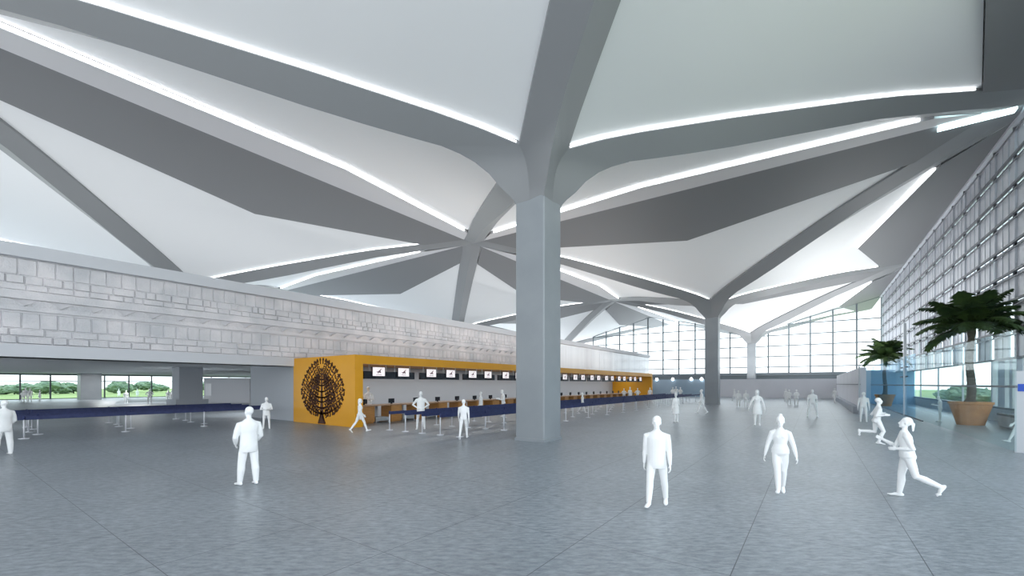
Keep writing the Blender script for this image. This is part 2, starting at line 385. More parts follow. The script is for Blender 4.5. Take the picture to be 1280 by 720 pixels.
# ------------------------------------------------------------------ left stone wall
XW = -26.5; Y0, Y1, YS = -13.0, 84.0, 44.8
mb = MB(); mb.box(XW-1.5, XW-.02, Y0, Y1, 3.46, 7.9)
struct(mb.build('wall_left', M_JOINT))
mb = MB(); rnd = random.Random(3)
def course(z0, z1, lo, hi, p0, p1, gap=.016):
    y = Y0
    while y < YS:
        w = rnd.uniform(lo, hi); y2 = min(y + w, YS); p = rnd.uniform(p0, p1)
        x1 = XW + p; g = gap/2
        vs = [(XW-.02,y+g,z0+g),(XW-.02,y2-g,z0+g),(XW-.02,y2-g,z1-g),(XW-.02,y+g,z1-g)]
        e = .03; vs += [(x1,y+g+e,z0+g+e),(x1,y2-g-e,z0+g+e),(x1,y2-g-e,z1-g-e),(x1,y+g+e,z1-g-e)]
        mb.add(vs, [(4,5,6,7),(0,1,5,4),(1,2,6,5),(2,3,7,6),(3,0,4,7)]); y = y2
course(6.81, 7.50, .52, .54, .025, .04); course(6.46, 6.81, .3, .8, .02, .10); course(6.19, 6.46, .3, .9, .02, .09)
course(4.63, 5.29, .50, .53, .025, .045); course(4.32, 4.63, .4, 1.1, .02, .08); course(4.0, 4.32, .4, 1.1, .03, .09)
mb.box(XW-.02, XW+.13, Y0, YS, 5.84, 6.17); mb.box(XW-.02, XW+.10, Y0, YS, 5.36, 5.55)
y = Y0
while y < YS - 1.04:   # scalloped moulding
    N = 8; vs = []
    for k in range(N+1):
        t = k/N; yy = y + 1.04*t; zz = 5.55 + .25*math.sin(PI*t)
        vs += [(XW-.02, yy, 5.52), (XW+.09, yy, 5.52), (XW+.16, yy, zz), (XW-.02, yy, zz+.02)]
    mb.add(vs, [(4*k+j, 4*k+4+j, 4*k+4+(j+1) % 4, 4*k+(j+1) % 4) for k in range(N) for j in range(4)]); y += 1.04
struct(mb.build('wall_left_stone', M_STONE), 'carved stone facing')
mb = MB(); y = YS; k = 0
while y < Y1 - .1:
    w = (3.0, 1.6, 4.4, 1.2, 2.2)[k % 5]; y2 = min(Y1, y+w); mb.box(XW-.02, XW+.05, y+.01, y2-.01, 4.0, 7.50); y = y2; k += 1
struct(mb.build('wall_left_panels', M_GLOSSW), 'glossy white panels')
mb = MB(); mb.box(XW-1.5, XW+.30, Y0, Y1, 7.52, 8.05); struct(mb.build('trim_1', M_TRIMW))
mb = MB(); mb.box(XW-1.5, XW+.06, Y0, 13.7, 3.46, 3.98); mb.box(XW-1.5, XW-.03, 13.7, Y1, 3.46, 3.98); struct(mb.build('trim_2', M_TRIMW))
# low ceiling over the hall beyond the stone wall
mb = MB(); mb.box(-97, XW-1.5, -30, Y1, 3.95, 4.3); struct(mb.build('ceiling_low', M_LOWC))
# grey return wall beside the yellow box
mb = MB(); mb.box(-32.7, -26.55, 13.85, 14.3, 0, 3.95); struct(mb.build('wall_side', M_GREYW))
# ------------------------------------------------------------------ left windows
WX = -97.0
mb = MB(); ys = [9.1 + 3.1*k for k in range(-14, 16)]
for yy in ys: mb.box(WX-.1, WX+.1, yy-.09, yy+.09, 0, 3.95)
mb.box(WX-.12, WX+.12, ys[0], ys[-1], 3.70, 3.95); mb.box(WX-.08, WX+.08, ys[0], ys[-1], 2.75, 2.87); mb.box(WX-.12, WX+.12, ys[0], ys[-1], 0, .1)
w = struct(mb.build('window_1', M_FRAMED))
mb = MB(); mb.box(WX-.01, WX+.01, ys[0], ys[-1], .1, 3.75); o = mb.build('pane', M_GLASS, w)
mb = MB()
for cyy in (15.3,): mb.box(-89.5-1.15, -89.5+1.15, cyy-1.15, cyy+1.15, 0, 3.95)
tag(mb.build('square_pillar', M_SHAFT), 'grey square pillar by the left windows, left of the wider one', 'pillar', kind='thing')
mb = MB(); mb.box(-49.5-.95, -49.5+.95, 15.3-.95, 15.3+.95, 0, 3.95); mb.box(-49.5-1.3, -49.5+1.3, 14.0, 16.6, 0, .9)
tag(mb.build('pillar_casing', M_GREYW), 'wider grey pillar with stepped plinth beside the white kiosk', 'pillar', kind='thing')
# white kiosk
p, t = ground(283, 503.5)
k = empty('service_kiosk', (p.x, p.y, 0), YAW); tag(k, 'plain pale box kiosk in the left hall beyond the belts', 'kiosk')
mb = MB(); mb.box(-2.8, 2.9, 0, 3, 0, 3.0); mb.build('body', M_TRIMW, k)
mb = MB(); mb.box(-2.9, 3.0, -.1, 3.1, 3.0, 3.12); mb.build('roof', M_WALLF, k)
mb = MB(); mb.box(-2.6, -1.9, -.04, 0, .9, 2.4); mb.build('window', M_GLOSSW, k)
# ------------------------------------------------------------------ yellow check-in box
XF, XB, YA, YB, ZT = -20.1, -26.5, 13.7, 65.0, 3.94
cb = empty('check_in_box', (XF, YA, 0)); tag(cb, 'long yellow check-in enclosure with tree emblem on its end wall', 'check-in enclosure')
def cbx(name, m, *bs, parent=cb):
    mb = MB()
    for b in bs: mb.box(b[0]-XF, b[1]-XF, b[2]-YA, b[3]-YA, b[4], b[5])
    return mb.build(name, m, parent)
cbx('end_wall', M_YEL, (XB, XF, YA, YA+.5, 0, ZT))
cbx('end_wall', M_YEL, (XB, XF, YB, YB+.5, 0, ZT))
cbx('fascia', M_YEL, (XF-.5, XF, YA+.5, YB, 3.46, ZT))
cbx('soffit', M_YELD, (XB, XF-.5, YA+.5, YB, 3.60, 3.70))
cbx('back_panel', M_GREYW, (XB, XB+.15, YA+.5, YB, 0, 3.6))
# tree emblem, raised relief on the near end wall
def emblem():
    mb = MB(); X0 = -23.3 - XF; yf = -0.0; th = .03; R = random.Random(11)
    def ribbon(pts, ws):
        L = len(pts); vs = []
        for i, (x, z) in enumerate(pts):
            a = pts[max(0, i-1)]; b = pts[min(L-1, i+1)]; dx, dz = b[0]-a[0], b[1]-a[1]; l = math.hypot(dx, dz) or 1
            nx, nz = -dz/l, dx/l; w = ws[i]/2
            for s_ in (1, -1): vs += [(X0+x+nx*w*s_, yf-th, z+nz*w*s_), (X0+x+nx*w*s_, yf, z+nz*w*s_)]
        fs = []
        for i in range(L-1):
            b = 4*i; fs += [(b, b+2, b+6, b+4), (b, b+4, b+5, b+1), (b+2, b+3, b+7, b+6)]
        mb.add(vs, fs)
    def leaf(x, z, s_, ang):
        pts = []; 
        for k in range(8):
            t = 2*PI*k/8; r = s_*(1.0 if k else 1.55); pts.append((x + r*math.cos(t+ang), z + r*math.sin(t+ang)))
        vs = [(X0+a, yf-th, b) for a, b in pts] + [(X0+a, yf, b) for a, b in pts]
        mb.add(vs, [tuple(reversed(range(8)))] + [(i, (i+1) % 8, 8+(i+1) % 8, 8+i) for i in range(8)])
    def inside(x, z):
        zc = 2.0; a = 2.25*(1.0 if z > zc else 1.0); b = 1.78 if z > zc else 1.65
        wx = a*(1 - .18*max(0, (z-zc)/b))
        return (x/wx)**2 + ((z-zc)/b)**2 < 1
    zt = [(0, .05), (0, .5), (0, 1.2), (0, 1.9), (0, 2.6), (0, 3.3)]
    ribbon(zt, [.62, .34, .24, .15, .09, .04]); ribbon([(-.36,.05),(-.2,.3),(0,.8)], [.1,.12,.1]); ribbon([(.36,.05),(.2,.3),(0,.8)], [.1,.12,.1])
    def curl(x, z, ang, turn, ln, w, n=12):
        pts = [(x, z)]; ws = [w]
        for i in range(n):
            ang += turn*(0.35+1.5*i/n)/n; x += math.cos(ang)*ln/n; z += math.sin(ang)*ln/n; pts.append((x, z)); ws.append(w*(1-.7*i/n))
        ribbon(pts, ws); return pts, ang
    def edge_r(ang):      # crown outline, an egg around (0, 2)
        x, z = math.cos(ang), math.sin(ang); return 1/math.sqrt((x/(2.2*(1-.14*max(0, z))))**2 + (z/(1.78 if z > 0 else 1.62))**2)
    for z0, rows in ((.62, ((-.62,.9),(-.42,.6),(-.42,.95))), (.95, ((-.2,.95),(-.3,.62))), (1.3, ((.0,.97),(-.1,.55))), (1.55, ((.16,.72),(.22,.98))), (1.9, ((.42,.95),(.38,.6))),
                     (2.25, ((.68,.96),(.60,.55))), (2.6, ((.95,.95),(.9,.5))), (2.9, ((1.22,.95),))):
        for an_, fr_ in rows:
            for sg in (1, -1):
                rr = edge_r(an_)*fr_; tx, tz = sg*rr*math.cos(an_), 2 + rr*math.sin(an_)
                pts = []; cx_, cz_ = tx*.55, z0 + (tz-z0)*.12 - .04
                for i in range(15):
                    t = i/14; pts.append(((1-t)**2*0 + 2*t*(1-t)*cx_ + t*t*tx, (1-t)**2*z0 + 2*t*(1-t)*cz_ + t*t*tz))
                ribbon(pts, [.085*(1-.6*i/14) for i in range(15)]); leaf(tx, tz, .07, math.atan2(tz-cz_, tx-cx_))
                for i in range(4, 15, 2):
                    a_ = math.atan2(pts[i][1]-pts[i-1][1], pts[i][0]-pts[i-1][0])
                    for dr in (1, -1):
                        q, an2 = curl(pts[i][0], pts[i][1], a_+dr*.9, dr*1.6, R.uniform(.17, .25), .03, 5)
                        if inside(*q[-1]): leaf(q[-1][0], q[-1][1], R.uniform(.038, .055), an2)
    for i in range(38):     # outer leaves pointing outwards
        t = 2*PI*(i+.5)/38 + PI/2
        x = 2.2*math.cos(t); z = 2.02 + (1.75 if math.sin(t) > 0 else 1.6)*math.sin(t); x *= (1 - .16*max(0, (z-2)/1.75))
        if z < .62 and abs(x) < .95: continue
        ribbon([(x*.86, 2+(z-2)*.86), (x, z)], [.05, .04]); leaf(x, z, .075, math.atan2(z-2, x))
    return mb.build('tree_emblem', M_EMB, cb)
tag(emblem(), 'dark brown spreading tree relief')
# counters
def make_counter():
    r = empty('check_in_counter')
    mb = MB(); mb.box(-.55, .45, -.42, .42, .08, 1.02); mb.box(-.5, .4, -.38, .38, 0, .08); mb.build('pedestal', M_WOOD, r)
    mb = MB(); mb.box(-.65, .55, -.47, 1.5, 1.02, 1.08); mb.build('desk_top', M_WOODT, r)
    s_ = MB(); s_.box(-.5, .5, .47, 1.42, .12, .34); s_.box(-.5,.5,.47,.52,0,.12); s_.box(-.5,.5,1.37,1.42,0,.12); s_.build('baggage_scale', M_STEEL, r)
    m = MB(); m.box(-.3, -.26, -.05, .4, 1.14, 1.42); m.box(-.32, -.24, .12, .22, 1.08, 1.16); m.build('monitor', M_BLACK, r)
    m = MB(); m.box(-.62, -.55, .50, 1.40, .34, 1.0); m.build('back_board', M_GREYW, r)
    return r
cnt = make_counter()
ordn = ['first', 'second', 'third', 'fourth', 'fifth', 'sixth', 'seventh', 'eighth', 'ninth', 'tenth', 'eleventh', 'twelfth', 'thirteenth', 'fourteenth',
        'fifteenth', 'sixteenth', 'seventeenth', 'eighteenth', 'nineteenth', 'twentieth', 'twenty-first', 'twenty-second', 'twenty-third']
NC = 23
for i in range(NC):
    o = cnt if i == 0 else copy_tree(cnt)
    o.location = (-21.9, 15.55 + 2.06*i, 0)
    tag(o, 'wooden check-in counter with baggage scale, %s from the tree emblem wall' % ordn[i], 'counter', 'check-in counters in the yellow enclosure')
# rear shelf behind the staff
for i in range(NC):
    pass
def make_display():
    r = empty('flight_display')
    m = MB(); m.box(-.10, 0, -.95, .95, -.42, .02); m.build('black_panel', M_BLACK, r)
    m = MB(); m.box(.0, .07, -.46, .46, -.30, .28); m.build('housing', M_BLACK, r)
    m = MB(); m.box(.07, .085, -.42, .42, -.25, .26); sc = m.build('screen', M_SCREEN, r)
    m = MB()
    m.add([(.09, y, z) for y, z in ((-.22,-.02),(-.05,.02),(.05,.10),(.20,.20),(.10,.05),(.16,-.08),(.0,-.04),(-.08,-.12),(-.08,-.04))], [tuple(range(9))]); m.build('bird_mark', M_LOGO, sc)
    m = MB(); m.box(.086, .092, -.2, .2, -.18, -.155); m.build('line_mark', M_LOGO, sc)
    m = MB(); 
    for y in (-.6, .6): m.box(-.07, -.03, y-.02, y+.02, .02, .62)
    m.build('hanger', M_STEEL, r)
    return r
dsp = make_display(); YD = []
yy = 15.75
while yy < 63.5: YD += [yy, yy+1.85]; yy += 4.2
for i, y in enumerate(YD[:23]):
    o = dsp if i == 0 else copy_tree(dsp)
    o.location = (-20.85, y, 3.07)
    tag(o, 'hanging display with bird logo, %s from the tree emblem wall' % ordn[i], 'display', 'displays hanging over the check-in counters')
# ------------------------------------------------------------------ belt barriers
def make_stanchion(L):
    r = empty('belt_stanchion')
    m = MB(); m.cyl((0,0,0), .17, .025, 20); m.cyl((0,0,.025), .14, .02, 20, r2=.05); m.build('base', M_POST, r, smooth=False)
    m = MB(); m.cyl((0,0,.03), .028, .90, 12); m.build('pole', M_POST, r, smooth=True)
    m = MB(); m.cyl((0,0,.82), .04, .16, 12); m.build('head', M_BELT, r, smooth=True)
    m = MB(); m.add([(x, y, z) for y in (0, L) for x in (-.006, .006) for z in (.80, .955)], [(0,1,3,2),(4,6,7,5),(0,4,5,1),(2,3,7,6),(1,5,7,3),(0,2,6,4)]); m.build('belt', M_BELT, r)
    return r
st = make_stanchion(3.3); first = True
def row(x, y0, n, label, group, step=3.3):
    global first
    for k in range(n):
        o = st if first else copy_tree(st); first = False
        o.location = (x, y0 + step*k, 0); tag(o, label, 'queue barrier', group)
for j, (x, lab) in enumerate(((-12.8, 'nearest row, closest to the big column'), (-14.0, 'second row from the big column'), (-15.2, 'middle row of five'), (-16.4, 'second row from the counters'), (-17.6, 'row closest to the counters'))):
    row(x, 14.0, 15, 'silver post with navy belt before the yellow counters, ' + lab, 'right queue belts, ' + lab)
for j, (x, n, y0, lab) in enumerate(((-27.6, 6, -7.2, 'front row'), (-29.4, 6, -6.6, 'second row'), (-31.2, 7, -10, 'middle row'), (-33.0, 7, -9.7, 'fourth row'), (-34.8, 7, -9.7, 'back row'))):
    row(x, y0, n, 'silver post with navy belt in the left hall, ' + lab, 'left queue belts, ' + lab)
# ------------------------------------------------------------------ end of the hall
mb = MB(); mb.box(-15, 3.35, 84, 84.3, 0, 3.2); mb.box(-45, 9.5, 84.3, 95, 3.0, 3.2); struct(mb.build('wall_end', M_WALLF))
mb = MB(); mb.box(-45, -15, 84, 84.3, 0, 3.2); struct(mb.build('wall_end_glazed', M_BLUEW))
mb = MB(); mb.box(-45, 9.5, 94.7, 95.2, 3.2, 3.8); mb.box(-45, 9.5, 94.5, 95.2, 3.95, 4.5); struct(mb.build('wall_end_sill', M_FRAME))
mb = MB(); mb.box(-45, 9.5, 94.6, 94.8, 3.8, 3.95); struct(mb.build('trim_3', M_FRAMED))
YG = 95.0; w2 = MB(); gl = MB(); xs = [9.45 - 3.3*k for k in range(17)]
for x in xs:
    zt = roof_z(x, YG) + .15; w2.box(x-.13, x+.13, YG-.12, YG+.1, 4.5, zt)
for z in (5.6, 7.6, 9.6, 11.6, 13.6):
    N = 160; run = None
    for k in range(N+1):
        x = xs[-1] + (xs[0]-xs[-1])*k/N; ok = z < roof_z(x, YG) - .05
        if ok and run is None: run = x
        if (not ok or k == N) and run is not None: w2.box(run, x, YG-.06, YG+.04, z-.10, z+.10); run = None
xx = sorted(set([xs[-1] + (xs[0]-xs[-1])*k/60 for k in range(61)]))
for a, b in zip(xx, xx[1:]):
    za, zb = roof_z(a, YG)+.1, roof_z(b, YG)+.1
    gl.add([(a,YG,4.5),(b,YG,4.5),(b,YG,zb),(a,YG,za)], [(0,1,2,3)])
    w2.bar((a, YG-.02, za-.14), (b, YG-.02, zb-.14), .2, .14)
w = struct(w2.build('window_2', M_FRAME)); gl.build('pane', M_GLASS, w)
for i, u in enumerate((821, 841, 864, 877)):
    X = at_x(u, 1); d = DV + RV*((u-640)/FX); tt = 83.85/d.y
    r = empty('wall_lamp', (d.x*tt, 83.85, 3.28)); tag(r, 'small round white lamp above the blue glazing, ' + ('leftmost', 'second from left', 'third from left', 'nearest the column')[i], 'wall lamp', 'lamps over the blue end glazing')
    m = MB(); m.ball((0,0,0), .27, 12, 8); m.build('globe', mat('lamp_globe', (1,1,1), .5, emit=(1,1,1), estr=2.5), r, smooth=True)
    m = MB(); m.box(-.08, .08, .1, .2, -.1, .1); m.build('bracket', M_FRAMED, r)
# side wall of the far right core, blue wall behind the glass
mb = MB(); mb.box(3.0, 3.35, 42.8, 84, 0, 3.65); struct(mb.build('wall_core', M_WALLF))
mb = MB(); mb.box(2.93, 3.0, 42.8, 84, 2.28, 2.36); mb.box(2.93, 3.0, 42.8, 84, 0, .12); struct(mb.build('trim_4', M_FRAME))
mb = MB(); mb.box(3.35, 9.4, 66, 66.3, 0, 4.0); struct(mb.build('wall_back', M_BLUEW))
mb = MB(); mb.box(2.6, 3.0, 43.5, 84, 0, .55); struct(mb.build('baseboard_core', M_BENCH))
# ------------------------------------------------------------------ right facade
XR = 9.5; fp = MB(); fm = MB(); fr = MB(); fg = MB(); R = random.Random(5)
gaps = [20.0 + 3.3*k for k in range(23)]; ZB = 3.85; ROW = 1.66
for j in range(8):
    z0 = ZB + ROW*j; z1 = z0 + ROW
    for gy in gaps:
        if gy + 3.3 > 95: continue
        gw = 1.15 if j < 2 else (R.choice((.0, .0, .3, .4, .55)) if gy < 60 else R.choice((.3, .5, .6)))
        if j == 7: gw = .4
        a = gy + gw/2; b = gy + 3.3 - gw/2     # panel spans gap to gap
        g2 = a
        fp.box(XR, XR+.06, gy + gw, gy + 3.3, z0+.05, z1-.05)
for gy in gaps:
    fm.box(XR-.10, XR+.02, gy-.05, gy+.05, ZB, 17.15); fm.box(XR-.04, XR+.02, gy+1.17, gy+1.23, ZB, 17.15); fm.box(XR-.03, XR+.02, gy+2.2, gy+2.24, ZB, 17.15)
for j in range(9):
    z0 = ZB + ROW*j
    fr.box(XR-.22, XR-.10, 19.5, 95, z0-.07, z0+.05)
    if j: fr.box(XR-.16, XR-.10, 19.5, 95, z0-.34, z0-.27)
    for gy in gaps:
        fr.box(XR-.16, XR-.02, gy-.05, gy+.05, z0-.3 if j else z0-.05, z0)
struct(fp.build('wall_right', M_FACADE)); struct(fm.build('wall_right_mullions', M_MULL)); struct(fr.build('wall_right_rails', M_RAIL))
fr = MB(); fr.box(XR-.3, XR+.3, 19, 95, 17.05, 17.5); struct(fr.build('trim_5', M_MULL))
fr = MB()
for u, w_ in ((1241, .25), (1253, 1.15), (1265, .5), (1276, .9), (1290, .8)):
    y = at_x(u, XR); fr.box(XR-.05, XR+.25, y-w_/2, y+w_/2, .9, ZB)
for y in (47.5, 55.5, 63.5): fr.box(XR, XR+.1, y-.06, y+.06, .9, ZB)
struct(fr.build('trim_6', M_FACADE))
g = MB(); g.box(XR+.10, XR+.12, 19.5, 95, .9, 17.1); w = struct(g.build('window_3', M_GLASS))
mb = MB(); mb.box(XR-.05, XR+.25, 19.5, 84, 0, .82); struct(mb.build('wall_right_sill', M_BENCH))
mb = MB(); mb.box(XR-.12, XR+.28, 19.5, 84, .82, .92); struct(mb.build('trim_7', M_DCAP))
# glass partition in front of the palms
XP = 5.6
gp = empty('glass_partition', (XP, 21.5, 0)); tag(gp, 'tall frameless glass screen in front of the palms, blue tinted at its far end', 'glass screen')
def gpart(name, m, *bs):
    mb = MB()
    for b in bs: mb.box(b[0], b[1], b[2]-21.5, b[3]-21.5, b[4], b[5])
    return mb.build(name, m, gp)
gpart('pane', M_GLASSF, (-.01, .01, 21.6, 38.9, .05, 4.2))
gpart('tinted_pane', M_GLASSB, (-.01, .01, 39.0, 74, .05, 4.4))
gpart('rail', M_FRAME, (-.03, .03, 21.6, 74, 2.22, 2.30))
gpart('rail', M_FRAME, (-.03, .03, 36.6, 74, .0, .06))
for y, h in ((43.0, 6.9), (74.0, 4.4)): gpart('post', M_POST, (-.09, .09, y-.09, y+.09, 0, h))
for y in (43.0,): 
    for z in (3.6, 2.9): gpart('clamp', M_DCAP, (-.08, -.02, y-1.4, y-.7, z-.05, z+.05), (-.08, -.02, y+.7, y+1.6, z-.05, z+.05))
p, t = ground(1281, 566)
py = empty('info_pylon', (p.x, p.y, 0), YAW-.9); tag(py, 'tall white pylon with a small blue mark at the right edge', 'pylon')
mb = MB(); mb.box(-.22, .30, -.12, .12, 0, 2.8); mb.build('body', M_TRIMW, py)
mb = MB(); mb.box(-.15, .2, -.135, -.12, 2.1, 2.35); mb.build('blue_panel', M_BLUEM, py)
pp = MB(); pp.cyl((0,0,0), .05, 3.75, 12)
o = pp.build('slim_pole', M_TRIMW, smooth=True); o.location = (2.9, 42.55, 0); tag(o, 'slim white pole at the end of the grey side wall', 'pole')
b = empty('window_bench', (8.82, 31.5, 0)); tag(b, 'long grey bench with dark seat cushion by the right facade', 'bench')
mb = MB(); mb.box(-.42, .42, -3.5, 3.5, .06, .62); mb.box(-.35,.35,-3.4,3.4,0,.06); mb.build('plinth', M_BENCH, b)
mb = MB(); mb.box(-.46, .46, -3.55, 3.55, .62, .74); mb.build('seat', M_DCAP, b)
# ------------------------------------------------------------------ palms
def palm(loc, s, label, seed):
    r = empty('potted_palm', loc); r.scale = (s, s, s); tag(r, label, 'potted palm', 'potted palms behind the glass screen'); R = random.Random(seed)
    m = MB(); prof = [(0, .56), (.10, .59), (.5, .69), (1.0, .83), (1.18, .88), (1.2, .93), (1.32, .93), (1.33, .84), (1.22, .82)]
    m.loft([(0,0,z) for z, _ in prof], [q for _, q in prof], right=(1,0,0), n=28); m.build('pot', M_POT, r, smooth=False)
    m = MB(); m.cyl((0,0,1.2), .82, .04, 24); m.build('soil', M_SOIL, r)
    m = MB(); pts = []; rad = []
    for k in range(29):
        z = 1.2 + 4.35*k/28; pts.append((.05*math.sin(k*.3), .04*math.cos(k*.25), z)); rad.append((.20 - .07*k/28) + (.014 if k % 2 else 0) + (.06 if k < 2 else 0) + (.05 if k > 25 else 0))
    m.loft(pts, rad, right=(1,0,0), n=14); m.build('trunk', M_TRUNK, r, smooth=True)
    top = Vector((0, 0, 5.5))
    for i in range(30):
        az = 2*PI*i*0.381966 + R.uniform(-.15, .15); tier = i/30
        el = math.radians(12 + 74*tier**.75 + R.uniform(-9, 9)); Ln = R.uniform(2.5, 2.95)*(1 - .12*tier)
        m = MB(); p = top.copy(); N = 22; ang = el; mid = []
        droop = math.radians(88 - 36*tier + R.uniform(-8, 8))
        for k in range(N+1):
            mid.append((p.copy(), ang)); ang = el - droop*(k/N)**1.25
            p = p + Vector((math.cos(az)*math.cos(ang), math.sin(az)*math.cos(ang), math.sin(ang)))*Ln/N
        m.loft([q for q, _ in mid], [.035*(1-.8*k/N) for k in range(N+1)], n=5)
        side = Vector((-math.sin(az), math.cos(az), 0))
        for k in range(2, N+1):
            for h in (0, .5):
                if k == N and h: continue
                q = mid[k][0] if not h else mid[k][0].lerp(mid[k+1][0], .5); t = (k+h)/N
                d = Vector((math.cos(az)*math.cos(mid[k][1]), math.sin(az)*math.cos(mid[k][1]), math.sin(mid[k][1])))
                ll = .88*math.sin(PI*min(1, .16+.80*t))**.6 * R.uniform(.85, 1.1)
                for sg in (1, -1):
                    dr = (side*sg*.85 + d*.55 + Vector((0,0,-.28 - .25*R.random()))).normalized(); wv = d*.07
                    e = q + dr*ll; mdp = q + dr*ll*.5 + Vector((0,0,.05))
                    m.add([q - wv*.5, q + wv*.5, mdp + wv, mdp - wv, e], [(0,1,2,3), (3,2,4)])
        m.build('frond', M_LEAF, r)
    return r
p, t = ground(1213, 531)
palm((p.x, p.y, 0), 1.0, 'large palm in a tapered terracotta pot near the right edge', 1)
p, t = ground(1106, 507.5)
palm((p.x, p.y, 0), .93, 'smaller looking palm farther off behind blue tinted glass', 5)
# ------------------------------------------------------------------ trees outside
def blob_tree(x, y, h, w, label, seed, group):
    r = empty('tree', (x, y, -.25)); tag(r, label, 'tree', group); R = random.Random(seed)
    m = MB(); m.loft([(0,0,0), (.05,0,h*.3), (0,.05,h*.6)], [.14*h/3, .10*h/3, .05*h/3], right=(1,0,0), n=8); m.build('trunk', M_TREEB, r, smooth=True)
    m = MB()
    for k in range(9):
        c = Vector((R.uniform(-.5,.5)*w, R.uniform(-.5,.5)*w, h*R.uniform(.38,.75))); rr = R.uniform(.28,.42)*w
        o0 = len(m.v); m.ball(c, (rr, rr, rr*.75*min(1.6, h/w*1.2)), 16, 11)
        for q in range(o0, len(m.v)):
            v = Vector(m.v[q]); nn = noise.noise(v*2.2 + Vector((seed, 0, 0)))*.45 + noise.noise(v*6)*.25
            m.v[q] = tuple(v + (v - c)*nn)
    m.build('crown', M_TREE, r, smooth=False)
k = 0
for i in range(26):
    y = -42 + i*6.2 + random.uniform(-1.5, 1.5); x = -150 - random.uniform(0, 30)
    blob_tree(x, y, random.uniform(2.5, 3.1), random.uniform(4.2, 5.2), 'low bushy tree in the row outside the left windows', 100+i, 'trees outside the left windows')
for i in range(12):
    y = 34 + i*9 + random.uniform(-2, 2); x = 42 + random.uniform(-4, 10) + i*1.0
    blob_tree(x, y, random.uniform(3.8, 5.8), random.uniform(4.5, 6.5), 'bushy tree on the lawn outside the right facade', 200+i, 'trees outside the right facade')
for i in range(10):
    y = 34 + i*6 + random.uniform(-1, 1); x = 17 + random.uniform(-2, 3)
    blob_tree(x, y, random.uniform(1.4, 2.3), random.uniform(2.2, 3.2), 'low rounded shrub close outside the right facade', 300+i, 'shrubs outside the right facade')
